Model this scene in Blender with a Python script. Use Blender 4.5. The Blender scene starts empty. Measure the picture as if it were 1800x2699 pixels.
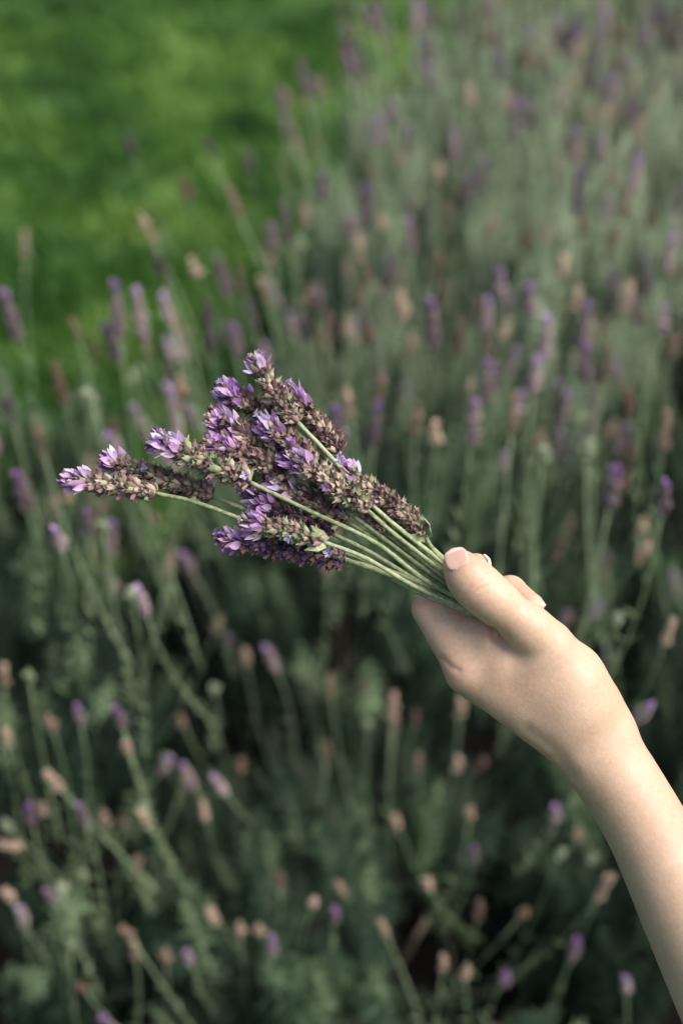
import bpy, math, random
import numpy as np
from mathutils import Vector, Matrix, Quaternion

R = math.radians
random.seed(11)
rng = np.random.default_rng(11)
scene = bpy.context.scene
COL = scene.collection

# ------------------------------------------------------------------ camera, sky, sun, exposure
CAM_H, PITCH, LENS, FOCUS = 1.50, 37.0, 50.0, 0.684
cam_d = bpy.data.cameras.new('camera')
cam = bpy.data.objects.new('camera', cam_d); COL.objects.link(cam)
cam.location = (0, 0, CAM_H)
cam.rotation_euler = (R(90 - PITCH), 0, 0)
cam_d.sensor_fit = 'VERTICAL'; cam_d.sensor_height = 36.0; cam_d.sensor_width = 24.0
cam_d.lens = LENS; cam_d.clip_start = 0.02; cam_d.clip_end = 3000
cam_d.dof.use_dof = True; cam_d.dof.focus_distance = FOCUS; cam_d.dof.aperture_fstop = 3.9
scene.camera = cam

SUN_EL, SUN_AZ = 54.0, 106.0          # azimuth clockwise from +Y (the view direction)
world = bpy.data.worlds.new('World'); scene.world = world; world.use_nodes = True
wn = world.node_tree
sky = wn.nodes.new('ShaderNodeTexSky'); sky.sky_type = 'NISHITA'; sky.sun_disc = False
sky.sun_elevation = R(SUN_EL); sky.sun_rotation = R(SUN_AZ)
sky.air_density = 1.0; sky.dust_density = 4.0; sky.ozone_density = 0.6
bg = wn.nodes['Background']; bg.inputs['Strength'].default_value = 0.06
wn.links.new(sky.outputs[0], bg.inputs['Color'])
sd = bpy.data.lights.new('sun', 'SUN'); sun = bpy.data.objects.new('sun', sd); COL.objects.link(sun)
sd.energy = 1.5; sd.angle = R(42); sd.color = (1.0, 0.975, 0.94)
az = R(SUN_AZ); el = R(SUN_EL)
sdir = Vector((math.sin(az) * math.cos(el), math.cos(az) * math.cos(el), math.sin(el)))
sun.rotation_euler = sdir.to_track_quat('Z', 'Y').to_euler(); sun.location = (3, 0, 6)
scene.view_settings.view_transform = 'Standard'; scene.view_settings.look = 'None'
scene.view_settings.exposure = 1.58; scene.view_settings.gamma = 1.0
scene.render.engine = 'CYCLES'
cy = scene.cycles
cy.max_bounces = 4; cy.diffuse_bounces = 3; cy.glossy_bounces = 1; cy.transmission_bounces = 2
cy.use_denoising = True; cy.use_adaptive_sampling = True; cy.adaptive_threshold = .015

# the frame the hand and the sprigs are modelled in: origin 0.684 m in front of the lens,
# x right, y up, z towards the viewer, millimetres
PXF = 2699 * LENS / 36.0
FWD = Vector((0, math.cos(R(PITCH)), -math.sin(R(PITCH))))
UPV = Vector((0, math.sin(R(PITCH)), math.cos(R(PITCH))))
RGT = Vector((1, 0, 0))
ORG = Vector((0, 0, CAM_H)) + FWD * FOCUS
HAND_M = Matrix(((RGT.x, UPV.x, -FWD.x, ORG.x), (RGT.y, UPV.y, -FWD.y, ORG.y),
                 (RGT.z, UPV.z, -FWD.z, ORG.z), (0, 0, 0, 1)))
def hp(u, v, z):                      # photo measure + depth (mm) -> mm in the hand frame
    d = FOCUS * 1000 - z
    return np.array(((u - 900) / PXF * d, (1349.5 - v) / PXF * d, z), dtype=float)
def tow(p):                           # hand frame mm -> world
    return HAND_M @ Vector((p[0] / 1000, p[1] / 1000, p[2] / 1000))
def ray_at_z(u, v, z):
    d = FWD + RGT * ((u - 900) / PXF) + UPV * ((1349.5 - v) / PXF)
    return Vector((0, 0, CAM_H)) + d * ((z - CAM_H) / d.z)

# ------------------------------------------------------------------ helpers
def tag(o, label=None, cat=None, group=None, kind=None):
    if label: o['label'] = label
    if cat: o['category'] = cat
    if group: o['group'] = group
    if kind: o['kind'] = kind
    return o
def empty(name, loc):
    o = bpy.data.objects.new(name, None); COL.objects.link(o); o.location = loc; o.empty_display_size = 0.02
    return o
def link(name, me, parent=None, mat=None):
    o = bpy.data.objects.new(name, me); COL.objects.link(o)
    if parent: o.parent = parent
    if mat is not None: o.matrix_basis = mat
    return o
class MB:
    def __init__(s): s.v = []; s.f = []; s.m = []
    def add(s, vs, fs, mi=0):
        b = len(s.v); s.v.extend([tuple(x) for x in vs]); s.f.extend([tuple(i + b for i in f) for f in fs]); s.m.extend([mi] * len(fs))
    def addT(s, other, M, mi=None):
        b = len(s.v); s.v.extend([tuple(M @ Vector(x)) for x in other.v])
        s.f.extend([tuple(i + b for i in f) for f in other.f]); s.m.extend(other.m if mi is None else [mi] * len(other.f))
    def mesh(s, name, mats, smooth=True):
        me = bpy.data.meshes.new(name); me.from_pydata(s.v, [], s.f)
        for m in mats: me.materials.append(m)
        if len(mats) > 1: me.polygons.foreach_set('material_index', s.m)
        if smooth: me.polygons.foreach_set('use_smooth', [True] * len(s.f))
        me.update(); return me
def tube(mb, pts, rad, sides=6, mi=0, cap=True):
    pts = [Vector(p) for p in pts]; n = len(pts); rings = []
    t0 = (pts[1] - pts[0]).normalized(); ref = Vector((0, 0, 1)) if abs(t0.z) < .9 else Vector((1, 0, 0))
    nx = t0.cross(ref).normalized(); vs = []; fs = []
    for i in range(n):
        t = (pts[min(i + 1, n - 1)] - pts[max(i - 1, 0)]).normalized()
        nx = (nx - t * nx.dot(t)).normalized(); ny = t.cross(nx)
        r = rad[i] if hasattr(rad, '__len__') else rad
        for k in range(sides):
            a = 2 * math.pi * k / sides
            vs.append(pts[i] + nx * (math.cos(a) * r) + ny * (math.sin(a) * r))
    for i in range(n - 1):
        for k in range(sides):
            a = i * sides + k; b = i * sides + (k + 1) % sides
            fs.append((a, b, b + sides, a + sides))
    if cap:
        fs.append(tuple(range(sides))[::-1]); fs.append(tuple((n - 1) * sides + k for k in range(sides)))
    mb.add(vs, fs, mi)
def catmull(P, per=8):
    P = [np.array(p, float) for p in P]; Q = [2 * P[0] - P[1]] + P + [2 * P[-1] - P[-2]]; out = []
    for i in range(1, len(Q) - 2):
        for k in range(per):
            t = k / per; a, b, c, d = Q[i - 1], Q[i], Q[i + 1], Q[i + 2]
            out.append(.5 * (2 * b + (c - a) * t + (2 * a - 5 * b + 4 * c - d) * t * t + (3 * b - a - 3 * c + d) * t ** 3))
    out.append(P[-1]); return out
def frame(pos, zdir, spin=0.0, scale=(1, 1, 1)):
    q = Vector(zdir).to_track_quat('Z', 'Y') @ Quaternion((0, 0, 1), spin)
    return Matrix.Translation(pos) @ q.to_matrix().to_4x4() @ Matrix.Diagonal((*scale, 1))

# ------------------------------------------------------------------ materials
def nodes(name):
    m = bpy.data.materials.new(name); m.use_nodes = True
    return m, m.node_tree, m.node_tree.nodes['Principled BSDF']
def plant_mat(name, ca, cb, rough=.7, scale=300., rnd=.45, bump=.3, cc=None, translucent=0.0, spec=.08):
    """two-tone procedural material: noise between ca and cb, every object shifted by its own random value"""
    m, nt, b = nodes(name); N = nt.nodes; L = nt.links
    tc = N.new('ShaderNodeTexCoord'); oi = N.new('ShaderNodeObjectInfo')
    nz = N.new('ShaderNodeTexNoise'); nz.inputs['Scale'].default_value = scale; nz.inputs['Detail'].default_value = 3
    L.new(tc.outputs['Object'], nz.inputs['Vector'])
    ad = N.new('ShaderNodeMath'); ad.operation = 'MULTIPLY_ADD'
    L.new(oi.outputs['Random'], ad.inputs[0]); ad.inputs[1].default_value = rnd; L.new(nz.outputs['Fac'], ad.inputs[2])
    sb = N.new('ShaderNodeMath'); sb.operation = 'SUBTRACT'; L.new(ad.outputs[0], sb.inputs[0]); sb.inputs[1].default_value = rnd * .5
    cr = N.new('ShaderNodeValToRGB'); e = cr.color_ramp.elements
    e[0].position = .25; e[0].color = (*ca, 1); e[1].position = .75; e[1].color = (*cb, 1)
    if cc:
        k = e.new(.5); k.color = (*cc, 1)
    L.new(sb.outputs[0], cr.inputs[0]); L.new(cr.outputs[0], b.inputs['Base Color'])
    b.inputs['Roughness'].default_value = rough; b.inputs['Specular IOR Level'].default_value = spec
    if bump:
        bp = N.new('ShaderNodeBump'); bp.inputs['Strength'].default_value = bump; bp.inputs['Distance'].default_value = .001
        L.new(nz.outputs['Fac'], bp.inputs['Height']); L.new(bp.outputs[0], b.inputs['Normal'])
    if translucent:
        tr = N.new('ShaderNodeBsdfTranslucent'); L.new(cr.outputs[0], tr.inputs['Color'])
        mx = N.new('ShaderNodeMixShader'); mx.inputs[0].default_value = translucent
        L.new(b.outputs[0], mx.inputs[1]); L.new(tr.outputs[0], mx.inputs[2])
        L.new(mx.outputs[0], N['Material Output'].inputs['Surface'])
    return m
M = {}
M['leaf'] = plant_mat('lavender_leaf', (.035, .08, .038), (.20, .285, .155), scale=25, rnd=.6, bump=0)
M['leaf_pale'] = plant_mat('lavender_lit_silver_leaf', (.14, .215, .11), (.46, .555, .37), scale=25, rnd=.6, bump=0)  # silvery leaf, paled with the light on the far tops painted in
M['leaf_shaded'] = plant_mat('lavender_shaded_leaf', (.010, .026, .016), (.062, .105, .06), scale=25, rnd=.5, bump=0)  # dark green leaf with the shade of the near bushes painted in
M['leaf_stem'] = plant_mat('shoot_stem', (.18, .22, .12), (.32, .35, .21), scale=60, bump=0)
M['wood'] = plant_mat('woody_stem', (.06, .045, .035), (.15, .12, .09), scale=80, bump=.6)
M['stalk'] = plant_mat('flower_stalk', (.10, .155, .075), (.29, .36, .21), scale=120, bump=0)
M['stalk_pale'] = plant_mat('flower_stalk_lit_silver', (.20, .28, .15), (.48, .55, .37), scale=120, bump=0)  # stalk copy for far bushes, their brighter light put into the colour
M['stem'] = plant_mat('cut_stem', (.17, .21, .09), (.42, .45, .28), scale=500, rnd=.25, bump=.4, rough=.6)
M['cal_tan'] = plant_mat('calyx_tan', (.115, .082, .066), (.47, .375, .29), scale=700, rnd=.7, cc=(.25, .19, .145))
M['cal_mauve'] = plant_mat('calyx_mauve', (.09, .05, .06), (.33, .21, .20), scale=700, rnd=.6, cc=(.20, .125, .12))
M['cal_green'] = plant_mat('calyx_green', (.15, .17, .085), (.36, .37, .24), scale=700, rnd=.5)
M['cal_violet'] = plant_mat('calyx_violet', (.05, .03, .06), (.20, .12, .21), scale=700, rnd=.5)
M['petal'] = plant_mat('petal_purple', (.55, .31, .58), (.84, .64, .83), scale=350, rnd=.7, bump=.1, translucent=.4, cc=(.70, .45, .72))
M['petal_deep'] = plant_mat('petal_deep', (.22, .09, .32), (.47, .25, .57), scale=350, rnd=.6, bump=.1, translucent=.25)
M['petal_pale'] = plant_mat('petal_pale', (.50, .42, .64), (.74, .67, .82), scale=350, rnd=.5, bump=.1, translucent=.3)
M['b_dry'] = plant_mat('spike_dried', (.15, .10, .075), (.54, .40, .30), scale=160, rnd=.6, bump=0)
M['b_mauve'] = plant_mat('spike_mauve', (.15, .11, .125), (.45, .355, .35), scale=160, rnd=.6, bump=0)
M['b_dark'] = plant_mat('spike_dark', (.07, .055, .062), (.24, .185, .195), scale=160, rnd=.5, bump=0)
M['b_bud'] = plant_mat('spike_bud', (.22, .27, .15), (.42, .46, .32), scale=160, rnd=.5, bump=0)
M['b_petal'] = plant_mat('spike_petal', (.36, .20, .42), (.64, .47, .68), scale=90, rnd=.8, bump=0, translucent=.2)

def skin_mat():
    m, nt, b = nodes('skin'); N = nt.nodes; L = nt.links
    tc = N.new('ShaderNodeTexCoord')
    def noise(s, d=3, r=.5):
        n = N.new('ShaderNodeTexNoise'); n.inputs['Scale'].default_value = s; n.inputs['Detail'].default_value = d
        n.inputs['Roughness'].default_value = r; L.new(tc.outputs['Object'], n.inputs['Vector']); return n
    n1 = noise(45, 6, .6); cr = N.new('ShaderNodeValToRGB'); e = cr.color_ramp.elements
    e[0].position = .3; e[0].color = (.53, .355, .24, 1); e[1].position = .7; e[1].color = (.61, .435, .31, 1)
    L.new(n1.outputs['Fac'], cr.inputs[0])
    at = N.new('ShaderNodeAttribute'); at.attribute_name = 'flush'
    mx = N.new('ShaderNodeMix'); mx.data_type = 'RGBA'
    L.new(at.outputs['Fac'], mx.inputs[0]); L.new(cr.outputs[0], mx.inputs[6]); mx.inputs[7].default_value = (.66, .30, .20, 1)
    n2 = noise(420, 3); mx2 = N.new('ShaderNodeMix'); mx2.data_type = 'RGBA'; mx2.blend_type = 'MULTIPLY'; mx2.inputs[0].default_value = .35
    cr2 = N.new('ShaderNodeValToRGB'); cr2.color_ramp.elements[0].color = (.72, .66, .6, 1); cr2.color_ramp.elements[0].position = .25; cr2.color_ramp.elements[1].position = .6
    L.new(n2.outputs['Fac'], cr2.inputs[0]); L.new(mx.outputs[2], mx2.inputs[6]); L.new(cr2.outputs[0], mx2.inputs[7])
    L.new(mx2.outputs[2], b.inputs['Base Color'])
    b.inputs['Roughness'].default_value = .5; b.inputs['Specular IOR Level'].default_value = .5
    b.inputs['Subsurface Weight'].default_value = .5; b.inputs['Subsurface Radius'].default_value = (1.0, .35, .2); b.inputs['Subsurface Scale'].default_value = .007
    n3 = noise(900, 4, .65); vo = N.new('ShaderNodeTexVoronoi'); vo.inputs['Scale'].default_value = 700; L.new(tc.outputs['Object'], vo.inputs['Vector'])
    ad = N.new('ShaderNodeMath'); ad.operation = 'ADD'; L.new(n3.outputs['Fac'], ad.inputs[0]); L.new(vo.outputs['Distance'], ad.inputs[1])
    bp = N.new('ShaderNodeBump'); bp.inputs['Strength'].default_value = .2; bp.inputs['Distance'].default_value = .0003
    L.new(ad.outputs[0], bp.inputs['Height']); L.new(bp.outputs[0], b.inputs['Normal'])
    return m
M['skin'] = skin_mat()
def nail_mat():
    m, nt, b = nodes('nail'); N = nt.nodes; L = nt.links
    at = N.new('ShaderNodeAttribute'); at.attribute_name = 'along'
    cr = N.new('ShaderNodeValToRGB'); e = cr.color_ramp.elements
    e[0].position = 0; e[0].color = (.58, .375, .285, 1); e[1].position = .80; e[1].color = (.60, .365, .285, 1)
    k = e.new(.86); k.color = (.70, .56, .43, 1)
    L.new(at.outputs['Fac'], cr.inputs[0]); L.new(cr.outputs[0], b.inputs['Base Color'])
    b.inputs['Roughness'].default_value = .42; b.inputs['Subsurface Weight'].default_value = .2; b.inputs['Subsurface Scale'].default_value = .002
    return m
M['nail'] = nail_mat()
def ground_mat(name, cols, scale, bump, dist):
    m, nt, b = nodes(name); N = nt.nodes; L = nt.links
    tc = N.new('ShaderNodeTexCoord'); n = N.new('ShaderNodeTexNoise'); n.inputs['Scale'].default_value = scale; n.inputs['Detail'].default_value = 8
    L.new(tc.outputs['Object'], n.inputs['Vector']); cr = N.new('ShaderNodeValToRGB'); e = cr.color_ramp.elements
    e[0].position = .32; e[0].color = (*cols[0], 1); e[1].position = .68; e[1].color = (*cols[1], 1)
    L.new(n.outputs['Fac'], cr.inputs[0]); L.new(cr.outputs[0], b.inputs['Base Color']); b.inputs['Roughness'].default_value = .95; b.inputs['Specular IOR Level'].default_value = 0
    bp = N.new('ShaderNodeBump'); bp.inputs['Strength'].default_value = bump; bp.inputs['Distance'].default_value = dist
    L.new(n.outputs['Fac'], bp.inputs['Height']); L.new(bp.outputs[0], b.inputs['Normal']); return m
M['lawn'] = ground_mat('lawn_ground', ((.02, .045, .01), (.05, .10, .02)), 3.0, .6, .03)
M['soil'] = ground_mat('dark_soil', ((.006, .006, .006), (.018, .015, .012)), 14, .8, .02)
def grass_mat():
    m, nt, b = nodes('grass_blade'); N = nt.nodes; L = nt.links
    tc = N.new('ShaderNodeTexCoord')
    def nz(s, d):
        n = N.new('ShaderNodeTexNoise'); n.inputs['Scale'].default_value = s; n.inputs['Detail'].default_value = d; L.new(tc.outputs['Object'], n.inputs['Vector']); return n
    a = nz(3.2, 2); c = nz(16, 3); ad = N.new('ShaderNodeMath'); ad.operation = 'MULTIPLY_ADD'
    L.new(c.outputs['Fac'], ad.inputs[0]); ad.inputs[1].default_value = .5; L.new(a.outputs['Fac'], ad.inputs[2])
    cr = N.new('ShaderNodeValToRGB'); e = cr.color_ramp.elements
    e[0].position = .58; e[0].color = (.018, .075, .012, 1); e[1].position = .92; e[1].color = (.22, .36, .075, 1)
    k = e.new(.75); k.color = (.075, .20, .03, 1)
    L.new(ad.outputs[0], cr.inputs[0]); L.new(cr.outputs[0], b.inputs['Base Color']); b.inputs['Roughness'].default_value = .6
    tr = N.new('ShaderNodeBsdfTranslucent'); L.new(cr.outputs[0], tr.inputs['Color'])
    mx = N.new('ShaderNodeMixShader'); mx.inputs[0].default_value = .3
    L.new(b.outputs[0], mx.inputs[1]); L.new(tr.outputs[0], mx.inputs[2]); L.new(mx.outputs[0], N['Material Output'].inputs['Surface'])
    return m
M['grass'] = grass_mat()

# ------------------------------------------------------------------ setting: lawn, planting bed, grass
def vnoise(x, y, seed=0):
    def h(i, j):
        n = (i * 374761393 + j * 668265263 + seed * 974634) & 0x7fffffff
        n = ((n ^ (n >> 13)) * 1274126177) & 0x7fffffff
        return ((n ^ (n >> 16)) & 0xffff) / 65535.0
    xi = np.floor(x).astype(np.int64); yi = np.floor(y).astype(np.int64); fx = x - xi; fy = y - yi
    fx = fx * fx * (3 - 2 * fx); fy = fy * fy * (3 - 2 * fy)
    return (h(xi, yi) * (1 - fx) + h(xi + 1, yi) * fx) * (1 - fy) + (h(xi, yi + 1) * (1 - fx) + h(xi + 1, yi + 1) * fx) * fy
def lawn_h(x, y):
    return .10 * vnoise(x * 1.5 + 5, y * 1.5, 3) + .09 * vnoise(x * 3.7, y * 3.7, 5) + .04 * vnoise(x * 9, y * 9, 7) - .10
mb = MB(); xs = np.concatenate([[-1500, -300, -60, -15, -6], np.arange(-3.5, 4.01, .15), [7, 15, 60, 300, 1500]])
ys = np.concatenate([[-800, -200, -40, -10, -3], np.arange(-1, 8.01, .15), [11, 18, 40, 150, 500, 2000]])
GX, GY = np.meshgrid(xs, ys); GZ = np.where((np.abs(GX) < 4) & (GY > -1) & (GY < 8), lawn_h(GX, GY), -.02)
BL = np.vectorize(lambda y_: -.70 + .46 * max(0, y_ - 1.2))(GY)
GZ = np.where((GX > BL + .14) & (GX < BL + 3.0) & (GY > -.5) & (GY < 5.9), -.16, GZ)
nx = len(xs)
mb.add(list(zip(GX.ravel(), GY.ravel(), GZ.ravel())),
       [(j * nx + i, j * nx + i + 1, (j + 1) * nx + i + 1, (j + 1) * nx + i) for j in range(len(ys) - 1) for i in range(nx - 1)])
tag(link('lawn', mb.mesh('lawn', [M['lawn']])), kind='structure')

def bed_left(y):                       # edge between lawn and lavender bed
    return -.70 + .46 * max(0, y - 1.2)
mb = MB(); vs = []; fs = []
yy = np.arange(-.6, 6.01, .12); K = 26
for j, y in enumerate(yy):
    x0 = bed_left(y) + .04 * math.sin(y * 7)
    for i in range(K):
        x = x0 + (x0 + 3.2 - x0) * i / (K - 1)
        z = .055 + .03 * float(vnoise(np.array(x * 8.), np.array(y * 8.), 2))
        if i == 0 or j == 0 or j == len(yy) - 1 or i == K - 1: z = -.12
        vs.append((x, y, z))
for j in range(len(yy) - 1):
    for i in range(K - 1):
        a = j * K + i; fs.append((a, a + 1, a + K + 1, a + K))
mb.add(vs, fs); tag(link('planting_bed', mb.mesh('planting_bed', [M['soil']])), kind='structure')

n = 90000
bx = rng.uniform(-2.6, 1.0, n); by = rng.uniform(.9, 6.8, n)
keep = bx < np.array([bed_left(y) for y in by]) + .03
keep &= (np.abs(bx) < .5 + by * .42)
bx, by = bx[keep], by[keep]; n = len(bx)
clump = vnoise(bx * 2.6 + 9, by * 2.6, 21) * .7 + vnoise(bx * 7, by * 7, 22) * .3
hh = (.035 + .12 * np.clip(clump - .25, 0, 1)) * rng.uniform(.6, 1.3, n)
aa = rng.uniform(0, 6.283, n); ln = rng.uniform(.1, .9, n) * hh; la = rng.uniform(0, 6.283, n); w = rng.uniform(.003, .006, n)
bz = lawn_h(bx, by) - .01
ca, sa = np.cos(aa) * w, np.sin(aa) * w; lx, ly = np.cos(la) * ln, np.sin(la) * ln
V = np.empty((n, 5, 3))
V[:, 0] = np.stack([bx - ca, by - sa, bz], 1); V[:, 1] = np.stack([bx + ca, by + sa, bz], 1)
V[:, 2] = np.stack([bx + ca * .8 + lx * .4, by + sa * .8 + ly * .4, bz + hh * .62], 1); V[:, 3] = np.stack([bx - ca * .8 + lx * .4, by - sa * .8 + ly * .4, bz + hh * .62], 1)
V[:, 4] = np.stack([bx + lx, by + ly, bz + hh], 1)
ii = np.arange(n) * 5
me = bpy.data.meshes.new('grass')
F4 = np.stack([ii, ii + 1, ii + 2, ii + 3], 1); F3 = np.stack([ii + 3, ii + 2, ii + 4], 1)
me.from_pydata(V.reshape(-1, 3).tolist(), [], F4.tolist() + F3.tolist()); me.materials.append(M['grass'])
g = link('grass', me); tag(g, 'uneven bright green lawn grass beyond the lavender', 'grass', kind='stuff')

# ------------------------------------------------------------------ lavender bushes
def leaf_blade(mb, base, d, up, L, w, curl, mi=0):
    d = Vector(d).normalized(); s = d.cross(Vector(up)); s = s.normalized() if s.length > 1e-4 else Vector((1, 0, 0)); nrm = s.cross(d)
    b = Vector(base); p1 = b + d * (L * .45) + nrm * (curl * L * .25); p2 = b + d * L + nrm * (curl * L * -.1)
    mb.add([b - s * w * .35, b + s * w * .35, p1 + s * w * .5 + nrm * w * .15, p1 - s * w * .5 + nrm * w * .15, p2], [(0, 1, 2, 3), (3, 2, 4)], mi)
def shoot_mesh(seed, Lz, whorls, leafL):
    """a leafy lavender shoot hanging below its tip at the origin, +Z = growth direction"""
    r = random.Random(seed); mb = MB(); bx_, by_ = r.uniform(-.15, .15), r.uniform(-.15, .15)
    def ax(t): return Vector((bx_ * t * t * Lz, by_ * t * t * Lz, -t * Lz))
    tube(mb, [ax(1), ax(.66), ax(.33), ax(0)], [.0022, .0018, .0014, .0008], 4, 1)
    for k in range(whorls):
        t = (k / (whorls - 1)) ** 1.25; c = ax(t * .95)
        for q in range(4 if k < whorls * .6 else 3):
            a = k * .9 + q * math.pi / 2 + r.uniform(-.3, .3)
            spread = .28 + 1.0 * min(1, t * 2.2) + r.uniform(-.15, .15)
            d = Vector((math.cos(a) * math.sin(spread), math.sin(a) * math.sin(spread), math.cos(spread)))
            leaf_blade(mb, c, d, (0, 0, 1), leafL * r.uniform(.6, 1.1) * (.55 + .45 * min(1, .25 + t * 3)), leafL * .085, r.uniform(.2, .6))
    return mb
SHOOTS_MB = [shoot_mesh(i, random.uniform(.09, .14), random.randint(17, 22), random.uniform(.019, .028)) for i in range(6)]
SHOOTS = [m.mesh('leafy_shoot', [M['leaf'], M['leaf_stem']]) for m in SHOOTS_MB]
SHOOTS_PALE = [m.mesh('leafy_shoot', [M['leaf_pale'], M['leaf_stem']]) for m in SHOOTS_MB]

def low_calyx(mb, Mx, mi):
    vs = [(0, 0, 0)]; 
    for (z, r) in ((.45, .30), (.85, .26)):
        for k in range(4):
            a = k * math.pi / 2; vs.append((math.cos(a) * r, math.sin(a) * r, z))
    vs.append((0, 0, 1.0))
    fs = [(0, 1 + (k + 1) % 4, 1 + k) for k in range(4)] + [(1 + k, 1 + (k + 1) % 4, 5 + (k + 1) % 4, 5 + k) for k in range(4)] + [(5 + k, 5 + (k + 1) % 4, 9) for k in range(4)]
    t = MB(); t.add(vs, fs); mb.addT(t, Mx, mi)
def spike_mesh(seed, L, body, tip, fat=1.0, sparse=0.0):
    """a flower head, base at origin, growing along +Z; material 0 calyx, 1 petals"""
    r = random.Random(seed); mb = MB()
    tube(mb, [(0, 0, -.002), (0, 0, L * .9)], [.0016, .001], 4, 0)
    nw = max(4, int(L / .0048))
    for k in range(nw):
        t = k / (nw - 1); z = t * L * .88
        env = fat * (.7 + .5 * math.sin(math.pi * min(1, .25 + t * .75)))
        if r.random() < sparse and k > 0: continue
        for q in range(7):
            a = k * .45 + q * 2 * math.pi / 7 + r.uniform(-.2, .2); sp = .95 - .35 * t + r.uniform(-.35, .3)
            d = Vector((math.cos(a) * math.sin(sp), math.sin(a) * math.sin(sp), math.cos(sp)))
            s = .0062 * env * r.uniform(.6, 1.35)
            low_calyx(mb, frame(Vector((math.cos(a) * .0012, math.sin(a) * .0012, z)), d, r.random() * 3, (s * .9, s * .9, s)), 0)
            if tip and (t > .82 or (tip > 1 and r.random() < .12)):
                leaf_blade(mb, Vector((0, 0, z)) + d * s * .6, d + Vector((0, 0, .5)), (0, 0, 1), .008 * r.uniform(.7, 1.2), .0042, r.uniform(.1, .6), 1)
    if tip:
        for q in range(12):
            a = q * 2.4; sp = .1 + .5 * r.random()
            d = Vector((math.cos(a) * math.sin(sp), math.sin(a) * math.sin(sp), math.cos(sp)))
            leaf_blade(mb, (0, 0, L * .82), d, (math.sin(a), -math.cos(a), 0), .0095 * r.uniform(.8, 1.3), .0045, .3, 1)
    return mb.mesh('flower_head', [M[body], M['b_petal']])
HEADS = {
    'P': [spike_mesh(i, L, 'b_mauve', 2) for i, L in ((1, .040), (2, .052), (3, .034))],
    'p': [spike_mesh(i, L, 'b_mauve', 1) for i, L in ((4, .045), (5, .036), (6, .055))],
    'D': [spike_mesh(i, L, 'b_dry', 0, f, s) for i, L, f, s in ((7, .034, .95, .3), (8, .046, .85, .4), (9, .024, 1.1, .15), (17, .040, .9, .35))],
    'K': [spike_mesh(i, L, 'b_dark', 0, .9, .25) for i, L in ((10, .05), (11, .06))],
    'G': [spike_mesh(i, L, 'b_bud', 0, 1.0) for i, L in ((12, .016), (13, .021))],
}
def stalk_mesh(seed, L, mat='stalk'):
    r = random.Random(seed); mb = MB(); a, b = r.uniform(-.12, .12), r.uniform(-.12, .12)
    pts = [(a * (t ** 2) * L, b * (t ** 2) * L, -t * L) for t in (1, .8, .6, .4, .2, 0)]
    tube(mb, pts, [.0012, .0011, .0010, .0010, .0009, .0009], 5, 0)
    for k, t in enumerate((.34, .52, .66, .78, .88, .96)):
        p = Vector((a * t * t * L, b * t * t * L, -t * L)); q0 = r.uniform(0, 3.14)
        for q in ((q0, q0 + 3.14) if k < 3 else (q0, q0 + 2.1, q0 + 4.2)):
            sp = r.uniform(.35, .8); leaf_blade(mb, p, (math.cos(q) * sp, math.sin(q) * sp, 1), (0, 0, 1), r.uniform(.012, .022) * (.6 if k == 0 else 1), .0026, .4)
    return mb.mesh('flower_stalk', [M[mat]])
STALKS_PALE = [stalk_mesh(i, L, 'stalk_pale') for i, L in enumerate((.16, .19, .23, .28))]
STALKS = [stalk_mesh(i, L) for i, L in enumerate((.16, .19, .23, .28))]

def bush_h(t): return max(0.0, 1 - t ** 5)
def clumps(seed, Rb, H, n):
    r = random.Random(seed); out = []
    for _ in range(n):
        rr = Rb * math.sqrt(r.random()) * 1.02; a = r.uniform(0, 6.283); edge = min(1, rr / Rb)
        top = H * (.34 + .66 * bush_h(edge)) * r.uniform(.72, 1.05) * (1 if edge < .75 else r.uniform(.55, 1))
        out.append((math.cos(a) * rr, math.sin(a) * rr, top, r.uniform(.022, .05)))
    return out
def in_clump(c, r, Rb, drop):
    """a shoot tip of the clump and its growth direction"""
    q = c[3] * math.sqrt(r.random()); a = r.uniform(0, 6.283); x, y = c[0] + math.cos(a) * q, c[1] + math.sin(a) * q
    d = Vector((x / Rb * .4 + math.cos(a) * q * 3, y / Rb * .4 + math.sin(a) * q * 3, 1)).normalized()
    return Vector((x, y, c[2] - q * .35 - drop + r.uniform(-.03, .025))), d
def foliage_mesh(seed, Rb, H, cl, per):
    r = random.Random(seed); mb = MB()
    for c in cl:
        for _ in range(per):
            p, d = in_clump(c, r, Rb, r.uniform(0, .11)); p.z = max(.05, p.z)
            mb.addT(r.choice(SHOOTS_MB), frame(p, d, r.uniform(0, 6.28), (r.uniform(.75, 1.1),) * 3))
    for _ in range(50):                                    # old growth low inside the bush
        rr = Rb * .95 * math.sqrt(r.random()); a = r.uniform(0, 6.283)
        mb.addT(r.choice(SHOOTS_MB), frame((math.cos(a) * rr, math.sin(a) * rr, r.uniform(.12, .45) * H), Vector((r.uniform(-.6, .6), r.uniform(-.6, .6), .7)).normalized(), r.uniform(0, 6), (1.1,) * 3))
    return mb.mesh('foliage', [M['leaf_shaded'], M['wood']])
CLUMPS = [clumps(300 + i, .34, .56, 64) for i in range(3)]
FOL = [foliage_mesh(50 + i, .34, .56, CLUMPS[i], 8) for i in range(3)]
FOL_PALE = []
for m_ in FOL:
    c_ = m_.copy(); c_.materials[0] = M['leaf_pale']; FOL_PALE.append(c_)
def branch_mesh(seed):
    r = random.Random(seed); mb = MB(); x, y = r.uniform(.05, .2), r.uniform(-.06, .06)
    pts = catmull([(0, 0, -.06), (x * .25, y, .10), (x * .6, y * .3, .25), (x, 0, .42)], 3)
    tube(mb, pts, np.linspace(.009, .003, len(pts)), 5); return mb.mesh('woody_branch', [M['wood']])
BRANCH = [branch_mesh(i) for i in range(3)]

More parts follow.
